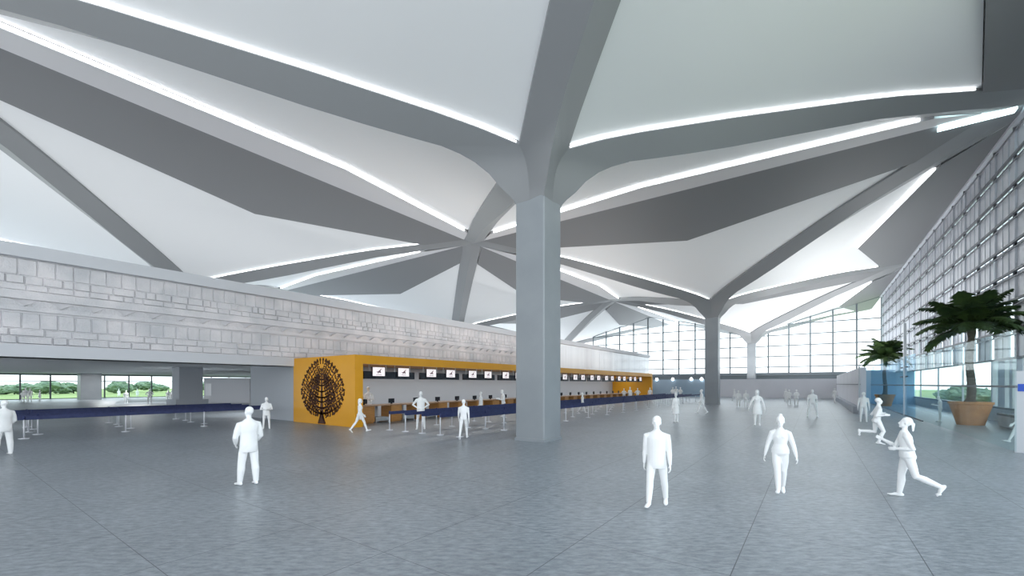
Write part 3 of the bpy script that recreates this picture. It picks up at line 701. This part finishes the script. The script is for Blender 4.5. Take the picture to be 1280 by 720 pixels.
# ------------------------------------------------------------------ people
def RX(a): return Matrix.Rotation(a, 3, 'X')
def figure_mesh(P, voxel):
    """P: pose. local frame: x right of the person, y forward, z up. 1.75 m tall figure, origin under the pelvis."""
    g = P.get; fem = g('fem', False); mb = MB(); lean = g('lean', 0.0)
    shw = .160 if fem else .195; hpw = .095 if fem else .09
    TL, SL = .435, .42
    torso = RX(-lean)   # positive lean = forward
    hips = []
    feet = []; joints = []
    pel = Vector((0, 0, 0))
    for sd, key in ((1, 'legR'), (-1, 'legL')):
        th, kn, ab, ft = g(key, (0, 0, .04, None)) if len(g(key, (0,0,.04,None))) == 4 else (*g(key), None)
        h = Vector((hpw*sd, 0, -.02)); d1 = Vector((math.sin(ab)*sd, math.sin(th), -math.cos(th))).normalized()
        k = h + d1*TL; a2 = th - kn; d2 = Vector((math.sin(ab)*sd*.5, math.sin(a2), -math.cos(a2))).normalized(); an = k + d2*SL
        fp_ = ft if ft is not None else 0.0     # foot pitch, toes down positive
        fd = Vector((.10*sd, math.cos(fp_), -math.sin(fp_))).normalized()
        joints.append((sd, h, k, an, fd))
        up = Vector((0, math.sin(fp_), math.cos(fp_)))
        feet.append((an, fd, up))
    low = min(min((an + fd*.16 - up*.075).z, (an - fd*.05 - up*.075).z) for an, fd, up in feet)
    pel = Vector((0, 0, -low))
    trou = g('trouser', 1.0)
    for (sd, h, k, an, fd), (_, _, up) in zip(joints, feet):
        h, k, an = h + pel, k + pel, an + pel
        m1 = h.lerp(k, .5); ca = k.lerp(an, .3) + Vector((0, -.012, 0))
        mb.loft([h + Vector((0,0,.03)), m1, k, ca, an], [(.074, .090), (.080*(.6+.4*trou), .084), .056*trou, (.056*trou, .060*trou), .038*max(1, trou*1.05)], right=(1,0,0), n=14)
        mb.ball(k, .058*trou); mb.ball(an, .044)
        heel = an - fd*.045 - up*.035; toe = an + fd*.17 - up*.052
        mb.loft([heel - fd*.02, heel + fd*.03, an + fd*.07 - up*.035, toe - fd*.04, toe + fd*.03], [(.028,.03), (.037,.042), (.043,.038), (.046,.024), (.026,.015)], right=(1,0,0), n=12)
        mb.ball(heel, (.034, .036, .036)); mb.ball(toe - fd*.02, (.044, .05, .022))
    T = lambda x, y, z: pel + torso @ Vector((x, y, z))
    rt = (1, 0, 0); bulk = g('bulk', 1.0)
    if fem: prof = [(-.10, .10, .09), (-.04, .165, .115), (.05, .162, .112), (.17, .122, .092), (.30, .140, .108), (.39, .150, .100), (.445, .130, .080), (.49, .085, .065), (.53, .050, .052)]
    else: prof = [(-.10, .10, .09), (-.04, .158, .112), (.05, .155, .112), (.17, .146, .105), (.30, .168, .120), (.40, .180, .112), (.455, .158, .09), (.50, .105, .07), (.54, .060, .06)]
    mb.loft([T(0, 0, z) for z, _, _ in prof], [(a*bulk, b*bulk) for _, a, b in prof], right=rt, n=20)
    if fem: 
        for sd in (1, -1): mb.ball(T(.058*sd, .070, .335), .050)
    for sd in (1, -1): mb.ball(T(.075*sd, -.055, -.04), (.085, .08, .10))
    if g('jacket'):   # loose jacket skirt over the hips
        mb.loft([T(0, 0, z) for z in (-.20, -.12, .02, .2, .38, .46)], [(.175, .135), (.185, .145), (.178, .140), (.178, .13), (.19, .13), (.15, .095)], right=rt, n=20)
        mb.ball(T(0, 0, -.18), (.165, .125, .03))
    if g('dress'):
        L = g('dress'); mb.loft([T(0, 0, .16), T(0, 0, 0), T(0, .01, -L*.5), T(0, .02, -L)], [(.12, .09), (.17, .13), (.20, .17), (.21, .20)], right=rt, n=20)
    # neck and head
    nb = T(0, -.005, .50); hd = g('head', (0, 0)); Rh = torso @ Matrix.Rotation(hd[0], 3, 'Z') @ RX(-hd[1])
    Rh = Matrix.Rotation(lean*.6, 3, 'X') @ Rh
    hc = nb + torso @ Vector((0, .015, .0)) + Rh @ Vector((0, .01, .185))
    mb.loft([nb, nb.lerp(hc, .5), hc - Rh @ Vector((0, .01, .04))], [(.062, .062), (.05, .055), (.05, .055)] if not fem else [(.05,.05), (.042,.046), (.042,.046)], right=rt, n=14)
    H = lambda x, y, z: hc + Rh @ Vector((x, y, z))
    mb.ball(H(0, -.012, .03), (.076, .094, .094), 18, 12, Rh); mb.ball(H(0, .022, -.03), (.060, .070, .085), 18, 12, Rh)   # skull, face
    mb.ball(H(0, .062, -.092), (.030, .026, .024), 12, 8, Rh)                                                          # chin
    mb.loft([H(0, .088, .012), H(0, .108, -.026), H(0, .088, -.036)], [.008, .016, .010], right=Rh @ Vector((1,0,0)), n=8)  # nose
    mb.ball(H(0, .085, -.058), (.024, .010, .009), 10, 6, Rh)                                                          # mouth
    for sd in (1, -1):
        mb.ball(H(.076*sd, -.005, -.008), (.012, .022, .034), 10, 8, Rh)                                               # ear
        mb.ball(H(.030*sd, .082, .026), (.022, .012, .007), 10, 6, Rh)                                                 # brow
    hair = g('hair', 'short')
    mb.ball(H(0, -.022, .045), (.083, .098, .092), 18, 12, Rh)
    if hair == 'pony':
        mb.ball(H(0, -.105, .02), (.035, .03, .035), 12, 8, Rh); mb.cap(H(0, -.13, .01), H(0, -.155, -.13), .030, .016)
    if hair == 'bun': mb.ball(H(0, -.03, .145), (.045, .045, .035), 12, 8, Rh)
    if hair == 'long': mb.loft([H(0, -.05, .03), H(0, -.07, -.08), H(0, -.075, -.20)], [(.082,.06), (.085,.05), (.06,.03)], right=Rh @ Vector((1,0,0)), n=14); mb.ball(H(0, -.075, -.2), (.055,.028,.02))
    if hair == 'cap': mb.ball(H(0, .08, .055), (.06, .06, .012), 12, 8, Rh)
    # arms: (upper dir, fore dir) in torso space for the right side; x mirrored on the left
    fs_ = max(.0092, voxel*1.15)
    hands = {}
    for sd, key in ((1, 'armR'), (-1, 'armL')):
        ud, fd, palm = g(key, ((.16, .0, -1), (.10, .18, -1), (-1, 0, 0)))
        mr = lambda v: (torso @ Vector((v[0]*sd, v[1], v[2]))).normalized()
        ud, fd, pn = mr(ud), mr(fd), mr(palm)
        sh = T(shw*sd, 0, .415); el = sh + ud*.285; wr = el + fd*.25
        sl = g('sleeve', 1.0)
        mb.loft([T(.08*sd, 0, .455), sh, sh.lerp(el, .45), el, el.lerp(wr, .3), wr], [(.050,.055), (.058*min(sl,1.12),.060*min(sl,1.12)), (.050*sl,.052*sl), .041*sl, .042*sl, .027*max(1, sl*.95)], right=(0,1,0) if abs(ud.y) < .9 else (1,0,0), n=14)
        mb.ball(sh, (.058, .058, .058)); mb.ball(el, .041*sl); mb.ball(wr, .027)
        pn = (pn - fd*pn.dot(fd)).normalized(); lat = fd.cross(pn)   # lat: across the palm
        if (lat.dot(torso @ Vector((0, 1, 0)))) < 0: lat = -lat        # thumb side faces forward
        if g('thumb_up'): 
            if lat.z < 0: lat = -lat
        pc = wr + fd*.055
        Rm = Matrix((lat, pn, fd)).transposed()
        mb.ball(pc, (.041, max(.017, voxel*1.3), .052), 14, 9, Rm); mb.ball(pc + fd*.025, (.040, max(.015, voxel*1.3), .03), 12, 8, Rm)
        curl = g('curl', .45)
        for j, (off, ln) in enumerate(((.030, .072), (.010, .080), (-.010, .074), (-.029, .058))):
            b0 = pc + lat*off + fd*.040; c1 = curl*.5; d1 = (fd*math.cos(c1) + pn*math.sin(c1)); d2 = (fd*math.cos(c1+curl) + pn*math.sin(c1+curl)); d3 = (fd*math.cos(c1+2*curl) + pn*math.sin(c1+2*curl))
            q1 = b0 + d1*ln*.45; q2 = q1 + d2*ln*.32; q3 = q2 + d3*ln*.25
            for a_, b_ in ((b0, q1), (q1, q2), (q2, q3)): mb.cap(a_, b_, fs_, fs_*.92, 8)
        tb = wr + fd*.022 + lat*.026; t1 = tb + (fd*.6 + lat*.62 + pn*.28).normalized()*.042; t2 = t1 + (fd*.85 + lat*.2 + pn*.35).normalized()*.032
        mb.cap(tb, t1, fs_*1.35, fs_*1.1, 8); mb.cap(t1, t2, fs_*1.1, fs_*.95, 8)
        hands[sd] = pc
    me = mb.mesh('person_raw', M_PERSON)
    o = bpy.data.objects.new('person_raw', me); C.objects.link(o)
    rm = o.modifiers.new('r', 'REMESH'); rm.mode = 'VOXEL'; rm.voxel_size = voxel
    sm = o.modifiers.new('s', 'SMOOTH'); sm.factor = .5; sm.iterations = 5 if voxel < .01 else 3
    dg = bpy.context.evaluated_depsgraph_get(); ev = o.evaluated_get(dg)
    out = bpy.data.meshes.new_from_object(ev); out.name = 'person_body'
    for p_ in out.polygons: p_.use_smooth = True
    zmin = min(v.co.z for v in out.vertices); zmax = max(v.co.z for v in out.vertices)
    for v in out.vertices: v.co.z -= zmin
    bpy.data.objects.remove(o); bpy.data.meshes.remove(me)
    return out, zmax - zmin
POSES = {
 'stand': dict(legR=(.02,0,.07), legL=(-.02,.02,.07)),
 'suit_back': dict(jacket=True, trouser=1.38, sleeve=1.35, bulk=1.16, legR=(-.06,0,.06), legL=(.12,.03,.09), armR=((.24,.10,-1),(-.35,.85,-.8),(-1,0,0)), armL=((.24,.10,-1),(-.35,.85,-.8),(-1,0,0)), head=(.1,-.1)),
 'folded': dict(jacket=True, legR=(.0,0,.09), legL=(.0,0,.09), armR=((.32,.12,-1),(-.9,.75,.15),(0,-1,0)), armL=((.32,.12,-1),(-.9,.75,.0),(0,-1,0))),
 'stroll': dict(trouser=1.22, sleeve=1.15, jacket=True, legR=(.26,.06,.05,-.05), legL=(-.24,.12,.07,.25), armR=((.12,-.12,-1),(.05,.05,-1),(-1,0,0)), armL=((.14,.10,-1),(.10,.35,-1),(-1,0,0)), hair='short'),
 'catwalk': dict(fem=True, hair='bun', trouser=1.25, sleeve=1.12, bulk=1.08, legR=(.18,.03,-.09,-.1), legL=(-.18,.20,-.09,.5), armR=((.34,.0,-1),(.22,.05,-1),(-1,0,0)), armL=((.34,-.05,-1),(.22,.08,-1),(-1,0,0))),
 'jog': dict(fem=True, hair='pony', lean=.10, trouser=1.2, bulk=1.18, sleeve=1.15, head=(0,-.25), legR=(.18,.10,.02,.0), legL=(-.28,.85,.02,1.0), armR=((.12,.50,-.85),(-.15,.85,.62),(-1,0,0)), armL=((.15,-.25,-1),(-.30,.85,.02),(-1,0,0)), thumb_up=True),
 'run': dict(lean=.10, trouser=1.12, head=(0,-.1), legR=(.40,.75,.02,.1), legL=(-.10,1.50,.02,1.4), armR=((.15,-.3,-1),(-.1,1,.2),(-1,0,0)), armL=((.15,-.5,-1),(-.1,1,.25),(-1,0,0)), thumb_up=True),
 'stride': dict(fem=True, hair='long', legR=(.45,.12,.02,-.25), legL=(-.42,.25,.02,.75), armR=((.12,-.35,-1),(.05,.1,-1),(-1,0,0)), armL=((.12,.35,-1),(.05,.8,-1),(-1,0,0))),
 'walk': dict(legR=(.32,.08,.03,-.15), legL=(-.30,.25,.03,.55), armR=((.15,-.25,-1),(.05,.1,-1),(-1,0,0)), armL=((.15,.25,-1),(.05,.6,-1),(-1,0,0))),
 'akimbo': dict(jacket=True, trouser=1.1, legR=(.05,0,.12), legL=(-.03,0,.12), armR=((.75,-.05,-1),(-.75,.45,-.45),(0,-1,0)), armL=((.75,-.05,-1),(-.75,.45,-.45),(0,-1,0))),
 'hold': dict(fem=False, legR=(.0,0,.05), legL=(.04,.03,.05), armR=((.10,.15,-1),(-.15,1,.25),(-1,0,0)), armL=((.10,.15,-1),(-.15,1,.25),(-1,0,0)), head=(0,.35), thumb_up=True),
 'dress': dict(fem=True, hair='bun', dress=.42, legR=(.06,0,.03), legL=(-.06,.05,.03), armR=((.22,.1,-1),(-.35,.8,.1),(0,-1,0)), armL=((.2,.0,-1),(.05,.2,-1),(-1,0,0))),
 'skirtwalk': dict(fem=True, hair='long', dress=.40, legR=(.20,.05,.0,-.1), legL=(-.18,.2,.0,.4), armR=((.42,.0,-1),(.35,.1,-1),(-1,0,0)), armL=((.38,.0,-1),(.25,.1,-1),(-1,0,0))),
 'wide': dict(trouser=1.1, legR=(.22,.10,.24,.0), legL=(-.10,.15,.24,.2), armR=((.2,.1,-1),(.0,.6,-1),(-1,0,0)), armL=((.2,.1,-1),(.0,.6,-1),(-1,0,0))),
}
CACHE = {}
def person(pose, u, vf, vh, face, label, lod=2, x_over=None, group='white figures in the hall', soft=False, pos=None):
    """face: 0 = image right, 90 = away from camera, 180 = left, 270 = towards the camera"""
    if pos is None: p, t = ground(u, vf)
    else: p = Vector(pos); t = p.dot(DV)
    h = (vf - vh)/FX*t
    key = (pose, lod)
    if key not in CACHE: CACHE[key] = figure_mesh(POSES[pose], {0: .0075, 1: .012, 2: .02}[lod])
    me, H = CACHE[key]
    o = bpy.data.objects.new('person', me); C.objects.link(o); s = h/H
    o.location = (p.x, p.y, 0); o.scale = (s, s, s)
    # face angle is measured in the view plane at the person's own direction
    away = math.atan2(p.y, p.x)
    o.rotation_euler = (0, 0, away - PI/2 + math.radians(face) - PI/2)
    tag(o, label, 'person', group)
    return o
G1 = 'large white figures in the foreground'
person('suit_back', 5, 568.5, 500, 115, 'white figure in loose jacket cut off by the left edge', 1, group=G1)
person('suit_back', 311, 606, 508, 112, 'white figure in a broad jacket seen from behind, left foreground', 0, group=G1)
person('stroll', 821, 632, 519.5, 262, 'tall white figure walking, first foreground figure right of the column', 0, group=G1)
person('catwalk', 975.5, 617.5, 517, 268, 'white figure with top bun and narrow waist striding forward in centre aisle', 0, group=G1)
person('jog', 1134, 622.5, 521.5, 190, 'white ponytail figure hurrying left with bent arms, back leg trailing', 0, group=G1)
person('run', 1096, 555, 497, 12, 'white figure running right with one leg kicked up behind', 1, group=G1)
person('stride', 1276, 555, 505, 190, 'white figure stepping beside the pylon at the right edge', 1, group=G1)
G2 = 'white figures at middle distance'
person('folded', 333, 536, 496.5, 268, 'white figure with folded arms by the grey wall left of the emblem', 1, group=G2)
person('stride', 450, 540.5, 498, 20, 'white figure striding right past the corner of the yellow box', 1, group=G2)
person('akimbo', 526, 536.5, 489, 265, 'white figure with arms akimbo at the start of the belts', 1, group=G2)
person('walk', 579.5, 549, 499, 80, 'white figure walking in front of the belts left of the column', 1, group=G2)
person('stroll', 601, 521.5, 489.5, 180, 'slim white figure behind the belts, left of two by the counters', 2, group=G2)
person('hold', 629, 521, 487, 200, 'white figure with raised hands behind the belts, touching the column edge', 2, group=G2)
person('walk', 728, 516.5, 490.5, 15, 'white figure walking among the belts just right of the big column', 2, group=G2)
person('dress', 845, 528, 490.5, 120, 'white figure in a full skirt near the end of the belts', 1, group=G2, soft=True)
person('walk', 877, 517, 486.5, 195, 'white figure walking just left of the second column', 2, group=G2)
person('skirtwalk', 946.5, 532.5, 487, 270, 'white figure with arms held out, behind the bun figure', 1, group=G2)
person('wide', 1015.5, 521, 487, 265, 'white figure with legs wide apart in the far aisle', 2, group=G2)
person('stand', 1079.5, 527.5, 490, 90, 'white figure standing straight by the slim white pole', 1, group=G2)
person('hold', 1175, 527, 495, 180, 'white figure facing left holding something behind the glass screen', 1, group=G2)
person('folded', 471, 531.5, 488.5, 300, 'white figure standing behind the first check-in counter', 2, group=G2, pos=(-22.95, 16.6, 0))
G3 = 'small white figures at the far end'
for (pose, u, vf, vh, f, lab) in (
    ('walk', 918, 501, 486, 200, 'tiny white figure farthest left right of the second column'),
    ('stand', 923, 508.5, 488, 270, 'small white figure, left of a pair right of the second column'),
    ('stand', 932.5, 509, 488, 90, 'small white figure, right of a pair right of the second column'),
    ('stand', 982.5, 501.5, 486, 240, 'tiny white figure at the left of the far trio'),
    ('folded', 986.5, 506, 487, 270, 'small white figure in the middle of the far trio'),
    ('folded', 995.5, 506, 487, 260, 'small white figure at the right of the far trio'),
    ('walk', 1043.5, 503.5, 485, 300, 'small white figure at the far end of the grey side wall'),
    ('akimbo', 780, 501.5, 485.5, 270, 'small white figure left of three before the far yellow wall'),
    ('dress', 787.5, 502.5, 483.5, 270, 'small white figure in skirt, middle of three before the far yellow wall'),
    ('akimbo', 797, 501, 485, 270, 'small white figure right of three before the far yellow wall'),
    ('stand', 812.5, 501, 484.5, 270, 'small white figure at the far corner of the yellow box'),
    ('folded', 841, 500, 484, 270, 'tiny white figure, left of three before the blue glazing'),
    ('akimbo', 845, 500, 483, 270, 'tiny white figure, middle of three before the blue glazing'),
    ('folded', 850.5, 500, 484, 270, 'tiny white figure, right of three before the blue glazing')):
    person(pose, u, vf, vh, f, lab, 2, group=G3)
G4 = 'small white figures in the left hall'
for (pose, u, vf, vh, f, lab) in (
    ('folded', 28.5, 502, 488, 270, 'small white figure, left of three by the leftmost window'),
    ('stand', 32, 502.5, 484.5, 250, 'small white figure, tall middle of three by the leftmost window'),
    ('stand', 37.5, 502, 485.5, 290, 'small white figure, right of three by the leftmost window'),
    ('dress', 49.8, 500.5, 487, 180, 'small white figure alone in front of the leftmost window'),
    ('stand', 157.5, 504, 488, 270, 'small slim white figure between the two left pillars'),
    ('akimbo', 187, 504.5, 486, 270, 'broad white figure between the two left pillars'),
    ('stand', 210.5, 503.5, 487, 270, 'small white figure, left of two beside the wider pillar'),
    ('folded', 214.5, 503, 488, 250, 'small white figure, right of two beside the wider pillar')):
    person(pose, u, vf, vh, f, lab, 2, group=G4)
for (pose, u, lab) in (('dress', 148.5, 'white figure outside the left window, left of two on the grass'), ('dress', 171.5, 'white figure outside the left window, right of two on the grass')):
    d = DV + RV*((u-640)/FX); tt = 78
    o = person(pose, u, 497.5, 486, 270, lab, 2, group='white figures outside on the grass', pos=(d.x*tt, d.y*tt, 0)); o.location.z = -.25
# ------------------------------------------------------------------ light: daylight all round, plus added fill lights that brighten hall and ceiling
W = bpy.data.worlds.new('World'); bpy.context.scene.world = W; W.use_nodes = True; nt = W.node_tree
bg = nt.nodes['Background']; tc = nt.nodes.new('ShaderNodeTexCoord'); sp = nt.nodes.new('ShaderNodeSeparateXYZ'); rp = nt.nodes.new('ShaderNodeValToRGB')
nt.links.new(tc.outputs['Generated'], sp.inputs[0]); nt.links.new(sp.outputs['Z'], rp.inputs[0]); nt.links.new(rp.outputs[0], bg.inputs[0])
e = rp.color_ramp.elements; e[0].position = 0.0; e[0].color = (0.92, 0.965, 1.0, 1); e[1].position = 0.5; e[1].color = (0.80, 0.90, 1.0, 1)
bg.inputs[1].default_value = 0.98
def area(name, loc, rot, sx, sy, power, label, col=(1,1,1)):
    L = bpy.data.lights.new(name, 'AREA'); L.shape = 'RECTANGLE'; L.size = sx; L.size_y = sy; L.energy = power; L.color = col
    o = bpy.data.objects.new(name, L); C.objects.link(o); o.location = loc; o.rotation_euler = rot; return o
def lamp(x, y, z, e, r_=.12):
    L = bpy.data.lights.new('downlight', 'POINT'); L.energy = e; L.shadow_soft_size = r_; L.color = (1, .97, .93)
    o = bpy.data.objects.new('downlight', L); C.objects.link(o); o.location = (x, y, z)
for x in (-36, -52, -68, -84):
    for y in (-20, -2, 16, 34): area('added_low_hall_fill', (x, y, 3.94), (0, 0, 0), 2.0, 2.0, 130, '')  # added fill lights brightening the left hall, no fittings there
area('added_counter_fill', (-24.0, 39.6, 3.58), (0, 0, 0), 0.5, 49, 260, '')
area('added_deck_fill', (-38, 26, 4.6), (PI, 0, 0), 1.2, 88, 600, '')  # added fill hidden behind the stone wall, lifts the ceiling
area('added_enclosure_fill', (-21.0, 41, 4.02), (PI, 0, 0), 0.5, 46, 600, '')  # added fill out of sight on the yellow box, brightens the ceiling
area('added_end_deck_fill', (-4, 86.5, 3.3), (PI, 0, 0), 18, 0.5, 750, '')  # added unseen fill behind the end wall top, brightens the far ceiling
area('added_core_fill', (3.18, 64, 3.72), (PI, 0, 0), 0.25, 40, 1150, '')  # added unseen fill above the side wall, brightens the right-hand ceiling
# ------------------------------------------------------------------ camera
cam = bpy.data.cameras.new('Camera'); co = bpy.data.objects.new('Camera', cam); C.objects.link(co)
cam.sensor_width = 36; cam.lens = FX/1280*36; cam.shift_y = 120/1280; cam.clip_end = 2000; cam.clip_start = .05
co.location = (0, 0, CH); co.rotation_euler = (PI/2, 0, YAW)
S = bpy.context.scene; S.camera = co
S.view_settings.view_transform = 'Standard'; S.view_settings.look = 'None'; S.view_settings.gamma = 1; S.view_settings.exposure = 1.47
S.view_settings.use_curve_mapping = False
S.cycles.use_denoising = True; S.cycles.max_bounces = 10; S.cycles.diffuse_bounces = 5; S.cycles.transparent_max_bounces = 24; S.cycles.sample_clamp_indirect = 6
